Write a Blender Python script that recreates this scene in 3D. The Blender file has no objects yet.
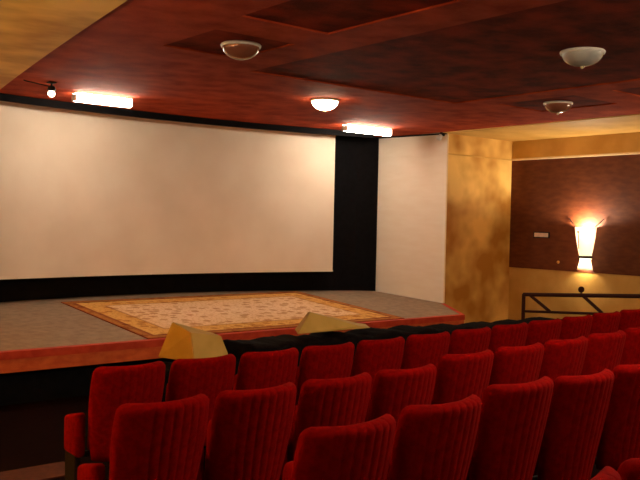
import bpy, bmesh, math, random
from mathutils import Vector, Matrix, noise

random.seed(7)
S = bpy.context.scene
COL = S.collection

# ------------------------------------------------------------------ camera
CAM_Z = 1.70
YAW = math.radians(39.1)      # optical axis, to the right of the hall's long axis (+Y)
PITCH = math.radians(-1.28)
ROLL = math.radians(1.23)
fwd = Vector((math.sin(YAW) * math.cos(PITCH), math.cos(YAW) * math.cos(PITCH), math.sin(PITCH)))
r0 = Vector((math.cos(YAW), -math.sin(YAW), 0))
u0 = r0.cross(fwd)
cx = r0 * math.cos(ROLL) + u0 * math.sin(ROLL)
cy = u0 * math.cos(ROLL) - r0 * math.sin(ROLL)
cam_data = bpy.data.cameras.new('camera')
cam = bpy.data.objects.new('camera', cam_data)
COL.objects.link(cam)
m3 = Matrix((cx, cy, -fwd)).transposed()
cam.matrix_world = Matrix.Translation((0, 0, CAM_Z)) @ m3.to_4x4()
cam_data.sensor_width = 36
cam_data.lens = 830 / 640 * 36
cam_data.clip_start = 0.05
S.camera = cam

# ------------------------------------------------------------------ world, exposure
w = bpy.data.worlds.new('world')
S.world = w
w.use_nodes = True
w.node_tree.nodes['Background'].inputs[0].default_value = (0.02, 0.012, 0.008, 1)
w.node_tree.nodes['Background'].inputs[1].default_value = 1.0
S.view_settings.view_transform = 'Standard'
S.view_settings.look = 'None'
S.view_settings.gamma = 1
S.view_settings.use_curve_mapping = False
S.view_settings.exposure = 1.48
S.cycles.use_denoising = True
S.cycles.max_bounces = 8
S.cycles.sample_clamp_indirect = 6

# lamp strengths, those of the unseen added bowls included
E_TUBE = 22.0
E_GLOBE = 14.0
W_SCONCE = 58.0
E_HOUSE_FILL = 85.0
WARM = (1.0, 0.81, 0.57)
TUBE = (1.0, 0.86, 0.66)

# ------------------------------------------------------------------ materials
def new_mat(name):
    m = bpy.data.materials.new(name)
    m.use_nodes = True
    nt = m.node_tree
    return m, nt, nt.nodes['Principled BSDF']

def N(nt, t, **kw):
    n = nt.nodes.new(t)
    for k, v in kw.items():
        if k in n.inputs.keys():
            n.inputs[k].default_value = v
        else:
            setattr(n, k, v)
    return n

def ramp(nt, fac, stops):
    r = nt.nodes.new('ShaderNodeValToRGB')
    while len(r.color_ramp.elements) < len(stops):
        r.color_ramp.elements.new(0.5)
    for e, (p, c) in zip(r.color_ramp.elements, stops):
        e.position = p
        e.color = (*c, 1)
    nt.links.new(fac, r.inputs[0])
    return r

def noisy(name, c1, c2, scale=8.0, rough=0.8, bump=0.0, bscale=None, stretch=(1, 1, 1), spec=0.3, detail=4, lo=0.35, hi=0.65, sheen=0.0):
    """two-tone grain in object space with a fine relief"""
    m, nt, b = new_mat(name)
    tc = N(nt, 'ShaderNodeTexCoord')
    mp = N(nt, 'ShaderNodeMapping')
    mp.inputs['Scale'].default_value = stretch
    nt.links.new(tc.outputs['Object'], mp.inputs[0])
    n = N(nt, 'ShaderNodeTexNoise', Scale=scale, Detail=detail)
    nt.links.new(mp.outputs[0], n.inputs['Vector'])
    r = ramp(nt, n.outputs[0], [(lo, c1), (hi, c2)])
    nt.links.new(r.outputs[0], b.inputs['Base Color'])
    b.inputs['Roughness'].default_value = rough
    b.inputs['Specular IOR Level'].default_value = spec
    if sheen:
        b.inputs['Sheen Weight'].default_value = sheen
        b.inputs['Sheen Roughness'].default_value = 0.4
        b.inputs['Sheen Tint'].default_value = (1.0, 0.12, 0.04, 1)
    if bump:
        n2 = N(nt, 'ShaderNodeTexNoise', Scale=bscale or scale * 6, Detail=3)
        nt.links.new(mp.outputs[0], n2.inputs['Vector'])
        bp = N(nt, 'ShaderNodeBump', Strength=bump, Distance=0.01)
        nt.links.new(n2.outputs[0], bp.inputs['Height'])
        nt.links.new(bp.outputs[0], b.inputs['Normal'])
    return m

def plain(name, c, rough=0.5, metal=0.0, spec=0.5):
    m, nt, b = new_mat(name)
    tc = N(nt, 'ShaderNodeTexCoord')
    n = N(nt, 'ShaderNodeTexNoise', Scale=14, Detail=3)
    nt.links.new(tc.outputs['Object'], n.inputs['Vector'])
    r = ramp(nt, n.outputs[0], [(0.3, tuple(x * 0.88 for x in c)), (0.7, tuple(min(1, x * 1.08) for x in c))])
    nt.links.new(r.outputs[0], b.inputs['Base Color'])
    b.inputs['Roughness'].default_value = rough
    b.inputs['Metallic'].default_value = metal
    b.inputs['Specular IOR Level'].default_value = spec
    return m

def glow(name, c, strength, base=(0.8, 0.78, 0.7)):
    m, nt, b = new_mat(name)
    b.inputs['Base Color'].default_value = (*base, 1)
    b.inputs['Roughness'].default_value = 0.3
    b.inputs['Emission Color'].default_value = (*c, 1)
    b.inputs['Emission Strength'].default_value = strength
    return m

M = {}
M['seat'] = noisy('red_velour', (0.140, 0.0007, 0.0005), (0.20, 0.0012, 0.0007), 30, 0.95, 0.25, 300, sheen=0.04, spec=0.03)
M['seat_shell'] = noisy('dark_seat_board', (0.03, 0.004, 0.004), (0.05, 0.008, 0.007), 12, 0.6)
M['dark_metal'] = plain('dark_painted_metal', (0.012, 0.006, 0.005), 0.6, spec=0.2)
M['rail'] = plain('brown_painted_steel', (0.035, 0.006, 0.004), 0.6, spec=0.2)
M['red_ceiling'] = noisy('red_ceiling_board', (0.26, 0.026, 0.007), (0.44, 0.062, 0.019), 3.0, 0.85, 0.5, 45, (1, 1.15, 1), detail=8, spec=0.08)
M['dark_ceiling'] = noisy('maroon_ceiling_panel', (0.09, 0.007, 0.0025), (0.25, 0.022, 0.007), 3.0, 0.85, 0.5, 45, (1, 1.15, 1), detail=8, spec=0.08)
M['ochre'] = noisy('mottled_ochre_paint', (0.42, 0.18, 0.022), (0.86, 0.55, 0.16), 1.5, 0.55, 0.10, 40, (1, 1.3, 1), detail=2.5, lo=0.36, hi=0.66)  # noise blends darker and lighter ochre in blotches
M['ochre_plain'] = noisy('ochre_paint', (0.52, 0.29, 0.06), (0.64, 0.38, 0.10), 2.0, 0.6, 0.08, 40)
M['ochre_lightened'] = noisy('lightened_mottled_ochre', (0.56, 0.27, 0.03), (0.88, 0.54, 0.11), 1.3, 0.6, 0.10, 40, (1, 1.3, 1), detail=3, lo=0.38, hi=0.62)  # ochre lightened to stand in for light on the left ceiling
M['cream'] = noisy('cream_moulding', (0.78, 0.62, 0.38), (0.85, 0.70, 0.45), 6, 0.5)
M['brown_wall'] = noisy('brown_wall_cloth', (0.090, 0.018, 0.004), (0.130, 0.032, 0.007), 5.0, 0.7, 0.3, 90, (1, 1, 3))
M['beige'] = noisy('off_white_plaster', (0.86, 0.77, 0.63), (0.89, 0.81, 0.68), 2.5, 0.7, 0.08, 50, (1, 1, 4))
M['screen'] = noisy('matt_screen_cloth', (0.70, 0.59, 0.47), (0.76, 0.66, 0.54), 1.2, 0.8, 0.05, 200)
M['black'] = noisy('black_masking_cloth', (0.0018, 0.0015, 0.002), (0.004, 0.0035, 0.0045), 10, 0.85, 0.3, 60, spec=0.1)
M['plush'] = noisy('black_plush_sheet', (0.002, 0.001, 0.001), (0.005, 0.003, 0.003), 20, 0.95, 0.8, 70, spec=0.05)
M['floor'] = noisy('dark_hall_carpet', (0.004, 0.001, 0.001), (0.008, 0.002, 0.0015), 20, 0.95, 0.3, 200, spec=0.02)
M['aisle'] = noisy('rust_aisle_carpet', (0.05, 0.010, 0.005), (0.08, 0.018, 0.008), 20, 0.9, 0.3, 200)
M['deck'] = noisy('grey_stage_carpet', (0.26, 0.19, 0.125), (0.33, 0.25, 0.17), 9, 0.85, 0.3, 160)
M['fascia'] = noisy('red_stage_edge', (0.52, 0.085, 0.02), (0.66, 0.14, 0.035), 7, 0.7, 0.2, 80, (1, 1, 2))
M['nosing'] = noisy('dark_red_nosing', (0.46, 0.035, 0.012), (0.58, 0.06, 0.02), 9, 0.7, 0.2, 90)
M['tan'] = noisy('tan_board', (0.40, 0.24, 0.04), (0.47, 0.29, 0.06), 5, 0.7, 0.1, 60)
M['white_paint'] = plain('white_enamel', (0.75, 0.72, 0.66), 0.4)
M['sign'] = plain('pale_sign_face', (0.72, 0.58, 0.48), 0.4)
M['tube'] = glow('lit_tube_diffuser', TUBE, E_TUBE)
M['globe'] = glow('lit_glass_bowl', (1.0, 0.84, 0.56), E_GLOBE)
M['house_fill'] = glow('added_fill_bowl', WARM, E_HOUSE_FILL)
def frosted(name, c):
    m, nt, b = new_mat(name)
    t = N(nt, 'ShaderNodeBsdfTranslucent', Color=(*c, 1))
    mx = N(nt, 'ShaderNodeMixShader', Fac=0.7)
    b.inputs['Base Color'].default_value = (*c, 1)
    b.inputs['Roughness'].default_value = 0.35
    nt.links.new(b.outputs[0], mx.inputs[1]); nt.links.new(t.outputs[0], mx.inputs[2])
    nt.links.new(mx.outputs[0], nt.nodes['Material Output'].inputs['Surface'])
    return m
M['sconce'] = frosted('frosted_sconce_glass', (0.85, 0.80, 0.70))
M['sconce_bulb'] = glow('lit_sconce_bulb', WARM, 20)
M['spot_bulb'] = glow('lit_spot_bulb', (1.0, 0.85, 0.6), 12)

def bowl_glass(name, c, rough):
    m, nt, b = new_mat(name)
    b.inputs['Base Color'].default_value = (*c, 1)
    b.inputs['Roughness'].default_value = rough
    b.inputs['Transmission Weight'].default_value = 0.35
    b.inputs['Coat Weight'].default_value = 0.6
    b.inputs['Coat Roughness'].default_value = 0.08
    return m
M['bowl_amber'] = bowl_glass('amber_glass_bowl', (0.36, 0.13, 0.07), 0.25)
M['bowl_opal'] = bowl_glass('opal_glass_bowl', (0.62, 0.62, 0.58), 0.2)

# patterned rug: borders and small ornament in the rug's own coordinates
def rug_mat(hx, hy):
    m, nt, b = new_mat('patterned_rug')
    L = nt.links
    tc = N(nt, 'ShaderNodeTexCoord')
    sep = N(nt, 'ShaderNodeSeparateXYZ')
    L.new(tc.outputs['Object'], sep.inputs[0])
    def mth(op, a, bb=None):
        n = N(nt, 'ShaderNodeMath', operation=op)
        for i, v in enumerate((a, bb)):
            if v is None: continue
            if isinstance(v, (int, float)): n.inputs[i].default_value = v
            else: L.new(v, n.inputs[i])
        return n.outputs[0]
    dx = mth('SUBTRACT', hx, mth('ABSOLUTE', sep.outputs[0]))
    dy = mth('SUBTRACT', hy, mth('ABSOLUTE', sep.outputs[1]))
    d = mth('MINIMUM', dx, dy)                       # distance in from the edge
    d = mth('DIVIDE', d, 1.6)
    r = ramp(nt, d, [(0.0, (0.30, 0.07, 0.02)), (0.04, (0.50, 0.22, 0.05)), (0.10, (0.26, 0.06, 0.02)),
                     (0.115, (0.78, 0.46, 0.13)), (0.30, (0.72, 0.40, 0.11)), (0.31, (0.42, 0.17, 0.05)),
                     (0.335, (0.84, 0.60, 0.34)), (0.9, (0.90, 0.70, 0.48))])  # pale field; light on the middle is partly put into its colour
    r.color_ramp.interpolation = 'LINEAR'
    v = N(nt, 'ShaderNodeTexVoronoi', Scale=5.5)
    L.new(tc.outputs['Object'], v.inputs['Vector'])
    v2 = N(nt, 'ShaderNodeTexVoronoi', Scale=13, feature='DISTANCE_TO_EDGE')
    L.new(tc.outputs['Object'], v2.inputs['Vector'])
    k = ramp(nt, v.outputs['Distance'], [(0.0, (0.45, 0.22, 0.12)), (0.32, (0.62, 0.40, 0.22)), (0.40, (1, 1, 1)), (1, (1, 1, 1))])
    k2 = ramp(nt, v2.outputs['Distance'], [(0.0, (0.68, 0.52, 0.38)), (0.12, (1, 1, 1))])
    mx = N(nt, 'ShaderNodeMix', data_type='RGBA', blend_type='MULTIPLY')
    mx.inputs[0].default_value = 0.65
    L.new(r.outputs[0], mx.inputs[6]); L.new(k.outputs[0], mx.inputs[7])
    mx2 = N(nt, 'ShaderNodeMix', data_type='RGBA', blend_type='MULTIPLY')
    mx2.inputs[0].default_value = 0.65
    L.new(mx.outputs[2], mx2.inputs[6]); L.new(k2.outputs[0], mx2.inputs[7])
    L.new(mx2.outputs[2], b.inputs['Base Color'])
    b.inputs['Roughness'].default_value = 0.9
    b.inputs['Specular IOR Level'].default_value = 0.1
    return m

# ------------------------------------------------------------------ mesh helpers
def link(name, bm, mat, parent=None, smooth=False, loc=None):
    me = bpy.data.meshes.new(name)
    bmesh.ops.recalc_face_normals(bm, faces=bm.faces)
    bm.to_mesh(me); bm.free()
    me.materials.append(mat)
    if smooth:
        for p in me.polygons: p.use_smooth = True
    o = bpy.data.objects.new(name, me)
    COL.objects.link(o)
    if parent: o.parent = parent
    if loc: o.location = loc
    return o

def box(bm, x0, x1, y0, y1, z0, z1, bev=0.0, seg=2):
    r = bmesh.ops.create_cube(bm, size=1)
    for v in r['verts']:
        v.co = Vector(((x0 + x1) / 2 + v.co.x * (x1 - x0), (y0 + y1) / 2 + v.co.y * (y1 - y0), (z0 + z1) / 2 + v.co.z * (z1 - z0)))
    if bev:
        es = {e for v in r['verts'] for e in v.link_edges}
        bmesh.ops.bevel(bm, geom=list(es), offset=bev, segments=seg, affect='EDGES', profile=0.5)
    return bm

def mbox(*a, **k):
    return box(bmesh.new(), *a, **k)

def tube(bm, a, b, r, n=10):
    a, b = Vector(a), Vector(b)
    d = (b - a).normalized()
    s = d.orthogonal().normalized(); t = d.cross(s)
    rings = []
    for p in (a, b):
        rings.append([bm.verts.new(p + (s * math.cos(2 * math.pi * i / n) + t * math.sin(2 * math.pi * i / n)) * r) for i in range(n)])
    for i in range(n):
        bm.faces.new((rings[0][i], rings[0][(i + 1) % n], rings[1][(i + 1) % n], rings[1][i]))
    bm.faces.new(rings[0][::-1]); bm.faces.new(rings[1])
    return bm

def lathe(bm, prof, n=32, a0=0.0, a1=2 * math.pi):
    full = abs(a1 - a0 - 2 * math.pi) < 1e-6
    m = n if full else n + 1
    rings = []
    for r, z in prof:
        if r < 1e-6:
            rings.append([bm.verts.new((0, 0, z))])
        else:
            rings.append([bm.verts.new((r * math.cos(a0 + (a1 - a0) * i / n), r * math.sin(a0 + (a1 - a0) * i / n), z)) for i in range(m)])
    for A, B in zip(rings, rings[1:]):
        for i in range(n):
            j = (i + 1) % m
            f = [A[i % len(A)], A[j % len(A)], B[j % len(B)], B[i % len(B)]]
            u = []
            for v in f:
                if v not in u: u.append(v)
            if len(u) > 2: bm.faces.new(u)
    return bm

def prism(bm, pts, z0, z1):
    """vertical prism over a plan polygon; z may be callables of (x, y)"""
    f0 = z0 if callable(z0) else (lambda x, y: z0)
    f1 = z1 if callable(z1) else (lambda x, y: z1)
    A = [bm.verts.new((x, y, f0(x, y))) for x, y in pts]
    B = [bm.verts.new((x, y, f1(x, y))) for x, y in pts]
    n = len(pts)
    for i in range(n):
        bm.faces.new((A[i], A[(i + 1) % n], B[(i + 1) % n], B[i]))
    bm.faces.new(A[::-1]); bm.faces.new(B)
    return bm

def empty(name, loc=(0, 0, 0), rz=0.0):
    o = bpy.data.objects.new(name, None)
    COL.objects.link(o)
    o.location = loc
    o.rotation_euler = (0, 0, rz)
    return o

def tag(o, label, cat, group=None, kind=None):
    o['label'] = label; o['category'] = cat
    if group: o['group'] = group
    if kind: o['kind'] = kind
    return o

def struct(o, label=None):
    o['kind'] = 'structure'
    if label: o['label'] = label
    return o

def dup(root, loc, label, group=None):
    r = root.copy(); COL.objects.link(r); r.location = loc
    r['label'] = label
    if group: r['group'] = group
    for ch in list(root.children):
        c = ch.copy(); COL.objects.link(c); c.parent = r
        for g in ch.children:
            d = g.copy(); COL.objects.link(d); d.parent = c
    return r

# ------------------------------------------------------------------ the setting
CEIL = 3.41
RIGHT = 13.57
LEFT = -1.6
BACK = -4.5
FRONT = 10.6                  # plane of the ochre wall beside the stage
SLOPE = 0.07
def floor_z(y): return -SLOPE * (y - 2.45)
def screen_y(x): return 12.65 - 0.034 * (x - 6.6) ** 2
def back_y(x): return screen_y(x) + 0.30
def deck_z(y): return 0.137 + 0.073 * (y - 9.546)

bm = bmesh.new()
prism(bm, [(LEFT, BACK), (RIGHT, BACK), (RIGHT, 13.2), (LEFT, 13.2)], lambda x, y: floor_z(y) - 0.15, lambda x, y: floor_z(y))
struct(link('floor', bm, M['floor']), 'dark carpeted floor sloping down to the stage')

# ceiling: red field with sunk dark panels
P = [  # x0, x1, y0, y1
    (3.88, 4.84, 3.30, 5.90), (3.98, 4.88, 6.45, 7.45),
    (5.40, 8.90, -1.5, 8.00),
    (9.35, 10.40, 3.30, 5.80), (9.35, 10.40, 6.35, 7.60)]
def left_edge(y):             # the red field's left edge bows slightly
    return 2.90 + 0.130 * (y - 6.05) + 0.0032 * (y - 6.05) ** 2
SINK = 0.018
xs = sorted({3.80, 11.52} | {p[0] for p in P} | {p[1] for p in P})
ys = sorted({BACK, 0.0, 2.0, 9.0, 10.0, 11.0, 12.0, 12.6} | {p[2] for p in P} | {p[3] for p in P})
bm = bmesh.new()
def quad(bm, pts): bm.faces.new([bm.verts.new(p) for p in pts])
for x0, x1 in zip(xs, xs[1:]):
    for y0, y1 in zip(ys, ys[1:]):
        if any(p[0] <= x0 and x1 <= p[1] and p[2] <= y0 and y1 <= p[3] for p in P): continue
        quad(bm, [(x0, y0, CEIL), (x1, y0, CEIL), (x1, y1, CEIL), (x0, y1, CEIL)])
for y0, y1 in zip(ys, ys[1:]):
    quad(bm, [(left_edge(y0), y0, CEIL), (3.80, y0, CEIL), (3.80, y1, CEIL), (left_edge(y1), y1, CEIL)])
quad(bm, [(left_edge(12.6), 12.6, CEIL), (11.52, 12.6, CEIL), (11.52, 13.2, CEIL), (left_edge(12.6), 13.2, CEIL)])
for x0, x1, y0, y1 in P:
    c = [(x0, y0), (x1, y0), (x1, y1), (x0, y1)]
    for (a, b_), (c_, d) in zip(c, c[1:] + c[:1]):
        quad(bm, [(a, b_, CEIL), (c_, d, CEIL), (c_, d, CEIL + SINK), (a, b_, CEIL + SINK)])
ceil = struct(link('ceiling', bm, M['red_ceiling']), 'red boarded ceiling with sunk dark panels')
for x0, x1, y0, y1 in P:
    link('ceiling_panel', mbox(x0 - 0.02, x1 + 0.02, y0 - 0.02, y1 + 0.02, CEIL + SINK, CEIL + SINK + 0.03), M['dark_ceiling'], ceil)

bm = bmesh.new()
ya = [BACK + i * (13.2 - BACK) / 24 for i in range(25)]
for y0, y1 in zip(ya, ya[1:]):
    e0, e1 = left_edge(y0), left_edge(y1)
    quad(bm, [(LEFT, y0, CEIL - 0.03), (e0, y0, CEIL - 0.03), (e1, y1, CEIL - 0.03), (LEFT, y1, CEIL - 0.03)])
    quad(bm, [(e0, y0, CEIL - 0.03), (e1, y1, CEIL - 0.03), (e1, y1, CEIL + 0.02), (e0, y0, CEIL + 0.02)])
struct(link('ceiling_left', bm, M['ochre_lightened']), 'ochre ceiling strip left of the red ceiling')
struct(link('ceiling_right', mbox(11.52, RIGHT, BACK, FRONT, CEIL - 0.015, CEIL + 0.05), M['ochre_plain']), 'ochre ceiling strip along the brown wall')

# right wall: ochre band, brown cloth field, ochre dado
wr = struct(link('wall_right', mbox(RIGHT, RIGHT + 0.15, BACK, FRONT + 0.15, -0.8, CEIL + 0.05), M['ochre_plain']), 'right wall with a brown field over an ochre dado')
link('wall_panel', mbox(RIGHT - 0.014, RIGHT + 0.01, BACK, FRONT, 0.86, 3.01), M['brown_wall'], wr)
link('picture_moulding', mbox(RIGHT - 0.035, RIGHT + 0.01, BACK, FRONT, 3.005, 3.045, 0.008), M['cream'], wr)
# ochre return beside the stage
wf = struct(link('wall_front', mbox(11.64, RIGHT, FRONT, FRONT + 0.12, -0.8, CEIL + 0.03), M['ochre']), 'mottled ochre wall between stage and brown wall')
link('picture_moulding', mbox(11.64, RIGHT, FRONT - 0.012, FRONT + 0.01, 3.005, 3.03), M['ochre_plain'], wf)
# off-white splay wall at the stage side
bm = prism(bmesh.new(), [(11.64, FRONT), (11.76, FRONT + 0.05), (11.50, 12.5), (11.33, 12.5)], -0.6, CEIL + 0.03)
ws = struct(link('wall_stage', bm, M['beige']), 'off-white wall closing the right side of the stage')
d = Vector((11.33 - 11.64, 12.5 - FRONT)).normalized(); nn = Vector((-d.y, d.x))
if nn.x > 0: nn = -nn
def off(p, k): return (p[0] + nn.x * k, p[1] + nn.y * k)
a, b_ = (11.64, FRONT + 0.01), (11.345, 12.42)
bm = prism(bmesh.new(), [off(a, -0.01), off(b_, -0.01), off(b_, 0.018), off(a, 0.018)], 3.0, 3.03)
link('picture_moulding', bm, M['beige'], ws)
bm = prism(bmesh.new(), [off(a, -0.02), off(b_, -0.02), off(b_, 0.02), off(a, 0.02)], CEIL - 0.03, CEIL)
link('ceiling_shade_strip', bm, M['dark_metal'], ws)  # dark strip drawn for the shade line under the ceiling
bm = tube(bmesh.new(), (11.645, FRONT - 0.002, -0.5), (11.645, FRONT - 0.002, CEIL - 0.03), 0.014, 8)
link('corner_bead', bm, M['cream'], ws)

struct(link('wall_left', mbox(LEFT - 0.15, LEFT, BACK, 13.2, -0.8, CEIL + 0.05), M['ochre_plain']), 'ochre left wall')
struct(link('wall_rear', mbox(LEFT, RIGHT, BACK - 0.15, BACK, -0.2, CEIL + 0.05), M['ochre_plain']), 'ochre rear wall')
bm = prism(bmesh.new(), [(LEFT, FRONT), (2.2, FRONT), (2.6, 12.9), (2.4, 12.9), (2.0, FRONT + 0.12), (LEFT, FRONT + 0.12)], -0.8, CEIL)
struct(link('wall_proscenium', bm, M['ochre_plain']), 'ochre wall left of the stage')

# ------------------------------------------------------------------ stage
stage = tag(empty('stage', (6.2, 9.546, -0.5)), 'raked grey carpeted stage with a red front edge below the screen', 'stage')
def rel(o, root):
    o.matrix_parent_inverse = Matrix.Translation(-Vector(root.location)); return o
plan = [(2.24, 9.546), (11.0, 9.546), (11.62, FRONT - 0.02), (11.32, 12.3)]
for i in range(13):
    x = 11.3 - i * (11.3 - 2.68) / 12
    plan.append((x, back_y(x) + 0.05))
plan += [(2.62, 12.6), (2.26, FRONT)]
bm = prism(bmesh.new(), plan, lambda x, y: deck_z(y) - 0.06, lambda x, y: deck_z(y))
rel(link('deck', bm, M['deck'], stage), stage)
def band(off0, z0, z1):
    return prism(bmesh.new(), [(2.24, 9.546 - off0), (11.0 + off0 * 0.4, 9.546 - off0), (11.63 + off0 * 0.4, FRONT - 0.025), (11.55, FRONT - 0.022), (10.97, 9.60), (2.24, 9.60)], z0, z1)
rel(link('nosing', band(0.022, lambda x, y: deck_z(y) - 0.085, lambda x, y: deck_z(y) + 0.004), M['nosing'], stage), stage)
rel(link('fascia', band(0.008, lambda x, y: deck_z(y) - 0.24, lambda x, y: deck_z(y) - 0.085), M['fascia'], stage), stage)
rel(link('skirt', prism(bmesh.new(), [(2.26, 9.70), (10.95, 9.70), (11.3, FRONT - 0.03), (2.26, FRONT - 0.03)], -0.6, lambda x, y: deck_z(y) - 0.065), M['black'], stage), stage)

# rug, lying on the rake
HX, HY = 2.31, 1.45
rug = tag(link('stage_rug', mbox(-HX, HX, -HY, HY, 0, 0.012, 0.004), rug_mat(HX, HY)), 'large patterned golden rug with dark border on the stage', 'rug')
rug.location = (7.31, 11.05, deck_z(11.05) + 0.002)
rug.rotation_euler = (math.atan(0.073), 0, 0)

# black masking behind and under the screen
bm = bmesh.new()
n = 40
pts = [2.68 + (11.35 - 2.68) * i / n for i in range(n + 1)]
fr = [(x, back_y(x) + 0.012 * math.sin(x * 22)) for x in pts]
prism(bm, fr + [(x, y + 0.04) for x, y in reversed(fr)], lambda x, y: deck_z(y) + 0.004, CEIL - 0.002)
tag(link('masking_curtain', bm, M['black'], smooth=False), 'black cloth masking hung behind and below the screen', 'curtain')

# curved screen
SX0, SX1, SZ0, SZ1 = 3.0, 10.24, 0.756, 3.365
screen = tag(empty('cinema_screen', (6.62, 12.65, SZ0)), 'wide curved off-white cinema screen above the stage', 'screen')
bm = bmesh.new(); n = 48
pts = [SX0 + (SX1 - SX0) * i / n for i in range(n + 1)]
prism(bm, [(x, screen_y(x)) for x in pts] + [(x, screen_y(x) + 0.03) for x in reversed(pts)], SZ0, SZ1)
rel(link('screen_cloth', bm, M['screen'], screen), screen)
bm = bmesh.new()
for z0, z1 in ((SZ0 - 0.012, SZ0 + 0.012), (SZ1 - 0.012, SZ1 + 0.012)):
    prism(bm, [(x, screen_y(x) - 0.012) for x in pts] + [(x, screen_y(x) + 0.04) for x in reversed(pts)], z0, z1)
rel(link('screen_batten', bm, M['screen'], screen), screen)
for x in (3.4, 5.2, 7.0, 8.8, 10.1):
    bm = tube(bmesh.new(), (x, screen_y(x) + 0.035, SZ1), (x, back_y(x) - 0.03, SZ1 + 0.03), 0.012, 6)
    rel(link('screen_bracket', bm, M['dark_metal'], screen), screen)
    bm = tube(bmesh.new(), (x, screen_y(x) + 0.035, SZ0 + 0.2), (x, back_y(x) - 0.03, SZ0 + 0.2), 0.012, 6)
    rel(link('screen_bracket', bm, M['dark_metal'], screen), screen)
# black pelmet closing the slit over the screen
bm = bmesh.new()
pp = [2.62 + (10.72 - 2.62) * i / n for i in range(n + 1)]
prism(bm, [(x, screen_y(x) - 0.45) for x in pp] + [(x, screen_y(x) - 0.41) for x in reversed(pp)], CEIL - 0.105, CEIL - 0.002)
tag(link('screen_pelmet', bm, M['black']), 'thin black pelmet strip between the screen top and red ceiling', 'pelmet')

# ------------------------------------------------------------------ lamps
def bowl_lamp(x, y, glass, label, r=0.185, group=None, lit=False, finial=True):
    t = tag(empty('ceiling_lamp', (x, y, 0)), label, 'lamp', group)
    z = CEIL + (SINK if any(p[0] < x < p[1] and p[2] < y < p[3] for p in P) else 0)
    t.location.z = z
    bm = lathe(bmesh.new(), [(0, -0.001), (r * 1.05, -0.001), (r * 1.09, -0.012), (r * 1.06, -0.03), (r * 0.98, -0.03)], 40)
    link('ceiling_plate', bm, M['white_paint'] if not lit else M['cream'], t, True)
    prof = [(r * math.cos(a), -0.022 - 0.13 * math.sin(a)) for a in [i * math.pi / 2 / 10 for i in range(10)]] + [(0, -0.152)]
    link('glass_bowl', lathe(bmesh.new(), prof, 40), M[glass], t, True)
    if not finial: return t
    bm = lathe(bmesh.new(), [(0, -0.150), (0.014, -0.152), (0.016, -0.163), (0.008, -0.172), (0, -0.173)], 16)
    link('finial', bm, M['cream'], t, True)
    return t
bowl_lamp(4.55, 6.90, 'bowl_amber', 'unlit amber glass bowl lamp on the red ceiling above the screen middle', finial=False)
bowl_lamp(7.14, 4.76, 'bowl_opal', 'unlit pale opal bowl lamp on the dark ceiling panel', 0.20)
bowl_lamp(9.86, 6.94, 'bowl_amber', 'small unlit glass bowl lamp near the ochre ceiling strip', 0.185)
bowl_lamp(7.39, 9.05, 'globe', 'lit round bowl lamp glowing above the right part of the screen', 0.185, lit=True)
for x, y, wd in ((4.55, 1.9, 'above the rearmost red row'), (9.86, 2.6, 'by the ochre ceiling strip behind the red rows'),
                 (7.2, 0.47, 'in the dark ceiling panel behind the red rows'), (4.55, -1.7, 'closest to the rear wall')):
    bowl_lamp(x, y, 'house_fill', 'added unseen lit bowl lamp on the red ceiling ' + wd, 0.185, 'added unseen bowl lamps over the rear seats', lit=True)  # unseen bowls, added to light the chairs and screen

def tube_lamp(x0, x1, y, label):
    t = tag(empty('fluorescent_lamp', ((x0 + x1) / 2, y, CEIL)), label, 'lamp')
    h = (x1 - x0) / 2
    link('lamp_tray', mbox(-h - 0.02, h + 0.02, -0.055, 0.055, -0.022, -0.001, 0.004), M['white_paint'], t)
    bm = bmesh.new()
    prof = [(-0.065, -0.020), (-0.065, -0.10), (-0.035, -0.13), (0.035, -0.13), (0.065, -0.10), (0.065, -0.020)]
    A = [bm.verts.new((-h, y_, z_)) for y_, z_ in prof]; B = [bm.verts.new((h, y_, z_)) for y_, z_ in prof]
    for i in range(6): bm.faces.new((A[i], A[(i + 1) % 6], B[(i + 1) % 6], B[i]))
    bm.faces.new(A); bm.faces.new(B)
    link('diffuser', bm, M['tube'], t)
    for s in (-1, 1):
        link('end_cap', mbox(s * (h + 0.01) - 0.01, s * (h + 0.01) + 0.01, -0.068, 0.068, -0.125, -0.03, 0.004), M['white_paint'], t)
tube_lamp(4.58, 5.40, 11.05, 'lit fluorescent ceiling lamp over the left half of the screen, beside the black spotlight')
tube_lamp(9.45, 10.50, 11.0, 'lit fluorescent ceiling lamp above the screen corner by the off-white wall')

# black spotlight with its bulb, clamped to the ceiling at the left
t = tag(empty('spotlight', (4.02, 10.45, CEIL)), 'small black ceiling spotlight with bare lit bulb beside the fluorescent lamp', 'spotlight')
link('base_plate', mbox(-0.05, 0.05, -0.05, 0.05, -0.02, -0.001, 0.005), M['dark_metal'], t)
bm = tube(bmesh.new(), (0, 0, -0.02), (0, 0, -0.06), 0.014)
link('stem', bm, M['dark_metal'], t)
bm = lathe(bmesh.new(), [(0, -0.05), (0.035, -0.055), (0.05, -0.08), (0.052, -0.125), (0.044, -0.125), (0.04, -0.09)], 20)
link('housing', bm, M['dark_metal'], t, True)
bm = lathe(bmesh.new(), [(0, -0.10), (0.028, -0.115), (0.042, -0.145), (0.038, -0.17), (0.02, -0.188), (0, -0.193)], 20)
link('bulb', bm, M['spot_bulb'], t, True)
bm = tube(bmesh.new(), (-0.04, 0.0, -0.06), (-0.30, 0.10, -0.012), 0.008, 8)
tube(bm, (-0.30, 0.10, -0.012), (-0.32, 0.11, -0.001), 0.008, 8)
link('bracket_arm', bm, M['dark_metal'], t)

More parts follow.
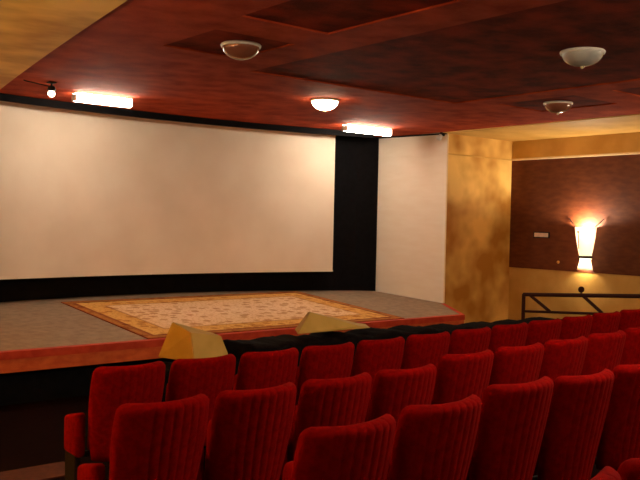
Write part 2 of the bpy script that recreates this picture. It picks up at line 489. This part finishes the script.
# little white spot on the corner of the off-white wall
t = tag(empty('corner_spotlight', (11.55, 10.72, 3.33)), 'tiny white spotlight on dark bracket at the top corner of the off-white wall', 'spotlight')
link('bracket', mbox(-0.02, 0.075, -0.06, -0.02, 0.02, 0.085, 0.005), M['dark_metal'], t)
bm = lathe(bmesh.new(), [(0, 0.05), (0.03, 0.045), (0.045, 0.0), (0.05, -0.06), (0.04, -0.06), (0, -0.03)], 20)
o = link('lamp_head', bm, M['white_paint'], t, True); o.rotation_euler = (0.3, 0.5, 0); o.location = (-0.03, -0.03, 0)

# wall sconces
def half(prof, n=24): return lathe(bmesh.new(), prof, n, math.pi / 2, 3 * math.pi / 2)
def sconce(x, y, z, rz, label, group=None, watts=W_SCONCE):
    t = tag(empty('wall_sconce', (x, y, z), rz), label, 'wall lamp', group)
    bm = bmesh.new(); bmesh.ops.create_uvsphere(bm, u_segments=16, v_segments=10, radius=0.03)
    link('bulb', bm, M['sconce_bulb'], t, True, (-0.115, 0, 0.60))
    ld = bpy.data.lights.new('sconce_light', 'POINT'); ld.energy = watts; ld.color = WARM; ld.shadow_soft_size = 0.04
    lo = bpy.data.objects.new('sconce_light', ld); COL.objects.link(lo); lo.parent = t; lo.location = (-0.115, 0, 0.66)
    ld2 = bpy.data.lights.new('sconce_light', 'POINT'); ld2.energy = watts * 0.11; ld2.color = WARM; ld2.shadow_soft_size = 0.03
    lo = bpy.data.objects.new('sconce_light', ld2); COL.objects.link(lo); lo.parent = t; lo.location = (-0.08, 0, 0.0)
    link('back_plate', mbox(-0.012, 0, -0.13, 0.13, 0.10, 0.62, 0.004), M['white_paint'], t)
    link('upper_shade', half([(0.12, 0.17), (0.15, 0.30), (0.185, 0.50), (0.21, 0.70), (0.20, 0.70), (0.175, 0.50), (0.11, 0.17)]), M['sconce'], t, True)
    link('lower_shade', half([(0.105, 0.125), (0.12, 0.03), (0.155, -0.10), (0.147, -0.10), (0.11, 0.03), (0.095, 0.125)]), M['sconce'], t, True)
    link('strap', half([(0.118, 0.125), (0.135, 0.13), (0.14, 0.165), (0.122, 0.17)]), M['dark_metal'], t, True)
    link('rod', tube(bmesh.new(), (-0.196, 0.03, 0.30), (-0.222, 0.03, 0.60), 0.008, 8), M['dark_metal'], t)
    bm = bmesh.new(); bmesh.ops.create_uvsphere(bm, u_segments=12, v_segments=8, radius=0.022)
    link('rod_knob', bm, M['dark_metal'], t, True, (-0.225, 0.03, 0.61))
    for s in (-1, 1):
        link('bracket_arm', tube(bmesh.new(), (-0.06, s * 0.205, 0.70), (-0.02, s * 0.37, 0.86), 0.009, 8), M['dark_metal'], t)
sconce(RIGHT - 0.014, 8.84, 1.0, 0, 'lit frosted glass wall sconce with dark straps on the brown wall')
sconce(RIGHT - 0.014, 3.9, 1.0, 0, 'added unseen lit frosted sconce further back on the brown wall beside the red chairs', 'added unseen wall sconces further back', 150)  # out of view, added as uplight for the ceiling
for y, wd in ((9.9, 'nearest the stage'), (6.4, 'middle of the three'), (3.9, 'furthest from the stage')):
    sconce(LEFT, y, 1.0, math.pi, 'added unseen lit frosted sconce on the ochre aisle wall, ' + wd, 'added unseen wall sconces further back', 150)  # unseen sconces, added to brighten the left ceiling

# small wall sign and a switch
t = tag(empty('wall_sign', (RIGHT - 0.014, 9.83, 1.53)), 'small pale rectangular sign in a dark frame on the brown wall', 'sign')
link('sign_frame', mbox(-0.02, 0, -0.185, 0.185, -0.06, 0.06, 0.005), M['dark_metal'], t)
link('sign_face', mbox(-0.024, -0.018, -0.16, 0.16, -0.04, 0.04), M['sign'], t)
t = tag(empty('wall_switch', (RIGHT - 0.014, 9.44, 1.02)), 'tiny round switch low on the brown wall between sign and sconce', 'switch')
link('switch_plate', lathe(bmesh.new(), [(0, 0), (0.03, 0), (0.025, 0.012), (0, 0.014)], 16), M['ochre_plain'], t, True).rotation_euler = (0, -math.pi / 2, 0)

# handrail down the raked side aisle
RX, R0, R1 = 12.6, 9.50, 4.2
hr = lambda y: floor_z(y) + 0.0
t = tag(empty('handrail', (RX, R0, hr(R0))), 'brown steel handrail with slanted braces along the ochre dado', 'handrail')
def Rp(y, h): return (0, y - R0, hr(y) - hr(R0) + h)
H = 0.925
link('top_rail', tube(bmesh.new(), Rp(R0, H), Rp(R1, H), 0.036, 10), M['rail'], t)
link('lower_rail', tube(bmesh.new(), Rp(R0, H - 0.31), Rp(R1, H - 0.31), 0.024, 10), M['rail'], t)
for y in (R0, 6.85, R1):
    link('post', tube(bmesh.new(), Rp(y, 0), Rp(y, H + 0.01), 0.034, 10), M['rail'], t)
for ya_, yb_ in ((9.36, 8.92), (8.25, 7.87)):
    link('brace', tube(bmesh.new(), Rp(ya_, H - 0.01), Rp(yb_, H - 0.30), 0.030, 8), M['rail'], t)
k = link('ball_knob', tube(bmesh.new(), Rp(8.29, H), Rp(8.29, H + 0.06), 0.014, 8), M['rail'], t)
bm = bmesh.new(); bmesh.ops.create_uvsphere(bm, u_segments=16, v_segments=10, radius=0.055)
link('ball', bm, M['rail'], k, True, Rp(8.29, H + 0.10))

# aisle carpet in front of the red rows
bm = prism(bmesh.new(), [(0.3, 5.95), (2.6, 5.95), (2.6, 6.4), (0.3, 6.4)], lambda x, y: floor_z(y) + 0.001, lambda x, y: floor_z(y) + 0.012)
tag(link('aisle_carpet', bm, M['aisle']), 'strip of rust red carpet on the dark floor before the stage', 'carpet')

# ------------------------------------------------------------------ black sheet over the front row, tan wedges
def sheet_top(x):
    t = min(1, max(0, (x - 3.78) / 0.06))
    z = 0.535 + (0.14 - 0.05 * min(1, max(0, (x - 5.4) / 2))) * t * t * (3 - 2 * t)
    z += 0.012 * math.sin((x - 3.7) * 2 * math.pi / 0.54) + 0.018 * (noise.noise(Vector((x * 7, 0, 0)))) + 0.010 * noise.noise(Vector((x * 22, 3, 0)))
    return z
bm = bmesh.new()
rows_ = []
XS = [2.9 + i * 0.03 for i in range(184)]
for x in XS:
    z = sheet_top(x); zf = floor_z(5.7) + 0.004
    w1 = 0.03 * math.sin(x * 9) + 0.02 * noise.noise(Vector((x * 5, 9, 0)))
    prof = [(5.42 + w1, floor_z(5.42) + 0.006), (5.46 + w1 * 0.8, 0.15), (5.50 + w1 * 0.3, z - 0.10), (5.54, z - 0.025), (5.60, z), (5.75, z - 0.012),
            (5.98, z - 0.01), (6.06, z - 0.03), (6.10 + w1, z - 0.12), (6.14 + w1, 0.1), (6.16 + w1, floor_z(6.16) + 0.006)]
    rows_.append([bm.verts.new((x, y, zz)) for y, zz in prof])
for A, B in zip(rows_, rows_[1:]):
    for i in range(len(A) - 1): bm.faces.new((A[i], A[i + 1], B[i + 1], B[i]))
bm.faces.new(rows_[0]); bm.faces.new(rows_[-1][::-1])
tag(link('black_sheet', bm, M['plush'], smooth=True), 'long lumpy black cloth draped over the front row below the stage', 'cloth')

def hexa(name, bottom, top, label):
    bm = bmesh.new()
    A = [bm.verts.new(p) for p in bottom]; B = [bm.verts.new(p) for p in top]
    n = len(A)
    bm.faces.new(A[::-1])
    if len({tuple(p) for p in top}) == len(top): bm.faces.new(B)
    for i in range(n): bm.faces.new((A[i], A[(i + 1) % n], B[(i + 1) % n], B[i]))
    bmesh.ops.remove_doubles(bm, verts=bm.verts, dist=1e-4)
    bmesh.ops.bevel(bm, geom=list(bm.edges), offset=0.006, segments=2, affect='EDGES')
    return tag(link(name, bm, M['tan']), label, 'box')
hexa('wedge_box', [(3.35, 5.66, 0.572), (3.72, 5.72, 0.572), (3.74, 6.0, 0.572), (3.22, 6.02, 0.572)],
     [(3.34, 5.70, 0.80), (3.66, 5.76, 0.745), (3.70, 5.95, 0.745), (3.32, 5.97, 0.86)],
     'upright tan wedge-shaped box with two pale faces, left one at the stage front')
hexa('wedge_box', [(4.40, 5.70, 0.715), (5.27, 5.70, 0.715), (5.43, 5.95, 0.715), (4.56, 5.95, 0.715)],
     [(4.62, 5.80, 0.885), (5.16, 5.76, 0.735), (5.30, 5.93, 0.735), (4.66, 5.88, 0.885)],
     'low tan wedge-shaped box lying on the black cloth before the rug')

# ------------------------------------------------------------------ seats
def back_mesh():
    bm = bmesh.new()
    nu, nv = 81, 22
    Z0, Z1 = 0.34, 0.945
    rings = []
    for j in range(nv + 1):
        v = j / nv
        v = 1 - (1 - v) ** 1.5                       # denser to the top
        z = Z0 + (Z1 - Z0) * v
        hw = 0.200 + 0.052 * math.sin(min(1, v * 1.35) * math.pi / 2) - 0.012 * max(0, (v - 0.74) / 0.26) ** 2
        rc = 0.042
        dz = z - (Z1 - rc)
        if dz > 0: hw -= rc - math.sqrt(max(rc * rc - dz * dz, 0)) * 1.0
        th = 0.045
        rt = 0.035
        dt = z - (Z1 - rt)
        if dt > 0: th *= max(0.06, math.sqrt(max(1 - (dt / rt) ** 2, 0)))
        yc = 0.02 - 0.115 * v ** 1.15                   # leans back
        ring = []
        for side in (-1, 1):
            for i in range(nu):
                u = -1 + 2 * i / (nu - 1) if side < 0 else 1 - 2 * i / (nu - 1)
                prof = (1 - abs(u) ** 7) ** 0.5
                x = hw * u
                wrap = -0.072 * (1 - u * u)
                tt = th * prof
                if side < 0 and abs(u) < 0.80 and v > 0.03:
                    c = abs(math.sin(u * 4 / 0.80 * math.pi))   # eight channels
                    tt -= 0.0065 * (1 - c ** 0.5) * min(1, (0.84 - abs(u)) * 12)
                ring.append(bm.verts.new((x, yc + wrap + side * tt, z)))
        rings.append(ring)
    n = 2 * nu
    for A, B in zip(rings, rings[1:]):
        for i in range(n): bm.faces.new((A[i], A[(i + 1) % n], B[(i + 1) % n], B[i]))
    bm.faces.new(rings[0][::-1]); bm.faces.new(rings[-1])
    bmesh.ops.remove_doubles(bm, verts=bm.verts, dist=1e-5)
    return bm

def arm_mesh():
    bm = mbox(-0.033, 0.033, 0.03, 0.24, 0.38, 0.66, 0.025, 3)
    for v in bm.verts:
        v.co.z -= 0.25 * (v.co.y - 0.06) * (v.co.z - 0.42) / 0.24
    return bm

def make_seat():
    t = empty('cinema_chair')
    t['category'] = 'seat'
    link('backrest', back_mesh(), M['seat'], t, True)
    bm = mbox(-0.18, 0.18, 0.055, 0.16, 0.36, 0.76, 0.035, 3)       # tipped up
    for v in bm.verts: v.co.y -= 0.10 * (v.co.z - 0.36)
    link('seat_cushion', bm, M['seat'], t, True)
    link('armrest', arm_mesh(), M['seat'], t, True, (-0.262, 0, -0.02))
    bm = mbox(-0.018, 0.018, 0.06, 0.22, 0.03, 0.40, 0.006)
    box(bm, -0.03, 0.03, 0.0, 0.30, 0.0, 0.03, 0.006)
    link('leg', bm, M['dark_metal'], t, False, (-0.271, 0, 0))
    bm = mbox(-0.23, 0.21, 0.035, 0.055, 0.36, 0.40, 0.006)
    link('seat_bar', bm, M['dark_metal'], t)
    return t

PITCH_X = 0.54
ORD = ['first', 'second', 'third', 'fourth', 'fifth', 'sixth', 'seventh', 'eighth', 'ninth', 'tenth', 'eleventh', 'twelfth', 'thirteenth', 'fourteenth']
proto = make_seat()
used = False
ROWS = [  # x of first seat, y of the back's top, floor z, count, words
    (2.36, 4.74, -0.160, 13, 'the row nearest the stage', 'seats in the first red row'),
    (1.915, 3.48, -0.100, 9, 'the second red row', 'seats in the second red row'),
    (2.18, 2.45, -0.045, 5, 'the third red row', 'seats in the third red row'),
    (2.12, 1.40, 0.015, 2, 'the rearmost red row', 'seats in the rearmost red row'),
]
BOW = {4.74: 0.0045, 3.48: 0.018, 2.45: 0.0, 1.40: 0.0}
UNEVEN = {(2.45, 0): 0.012, (2.45, 1): 0.030, (2.45, 2): 0.060, (2.45, 3): 0.045, (2.45, 4): 0.05}   # the old floor is not quite level
for x0, y, z, cnt, words, group in ROWS:
    for i in range(cnt):
        lab = 'red ribbed cinema chair, %s from the aisle in %s' % (ORD[i], words)
        x = x0 + i * PITCH_X
        bow = BOW[y] * max(0.0, x - 4.6) ** 2          # the rows bow gently towards the stage
        loc = (x, y + 0.115 + bow, z + 0.011 * max(0.0, x - 4.2) + UNEVEN.get((y, i), 0.045 if y == 3.48 and i > 3 else 0))
        if not used:
            used = True
            proto.location = loc; proto['label'] = lab; proto['group'] = group; r = proto
        else:
            r = dup(proto, loc, lab, group)
        r.rotation_euler = (0, 0, 2 * BOW[y] * max(0.0, x - 4.6))
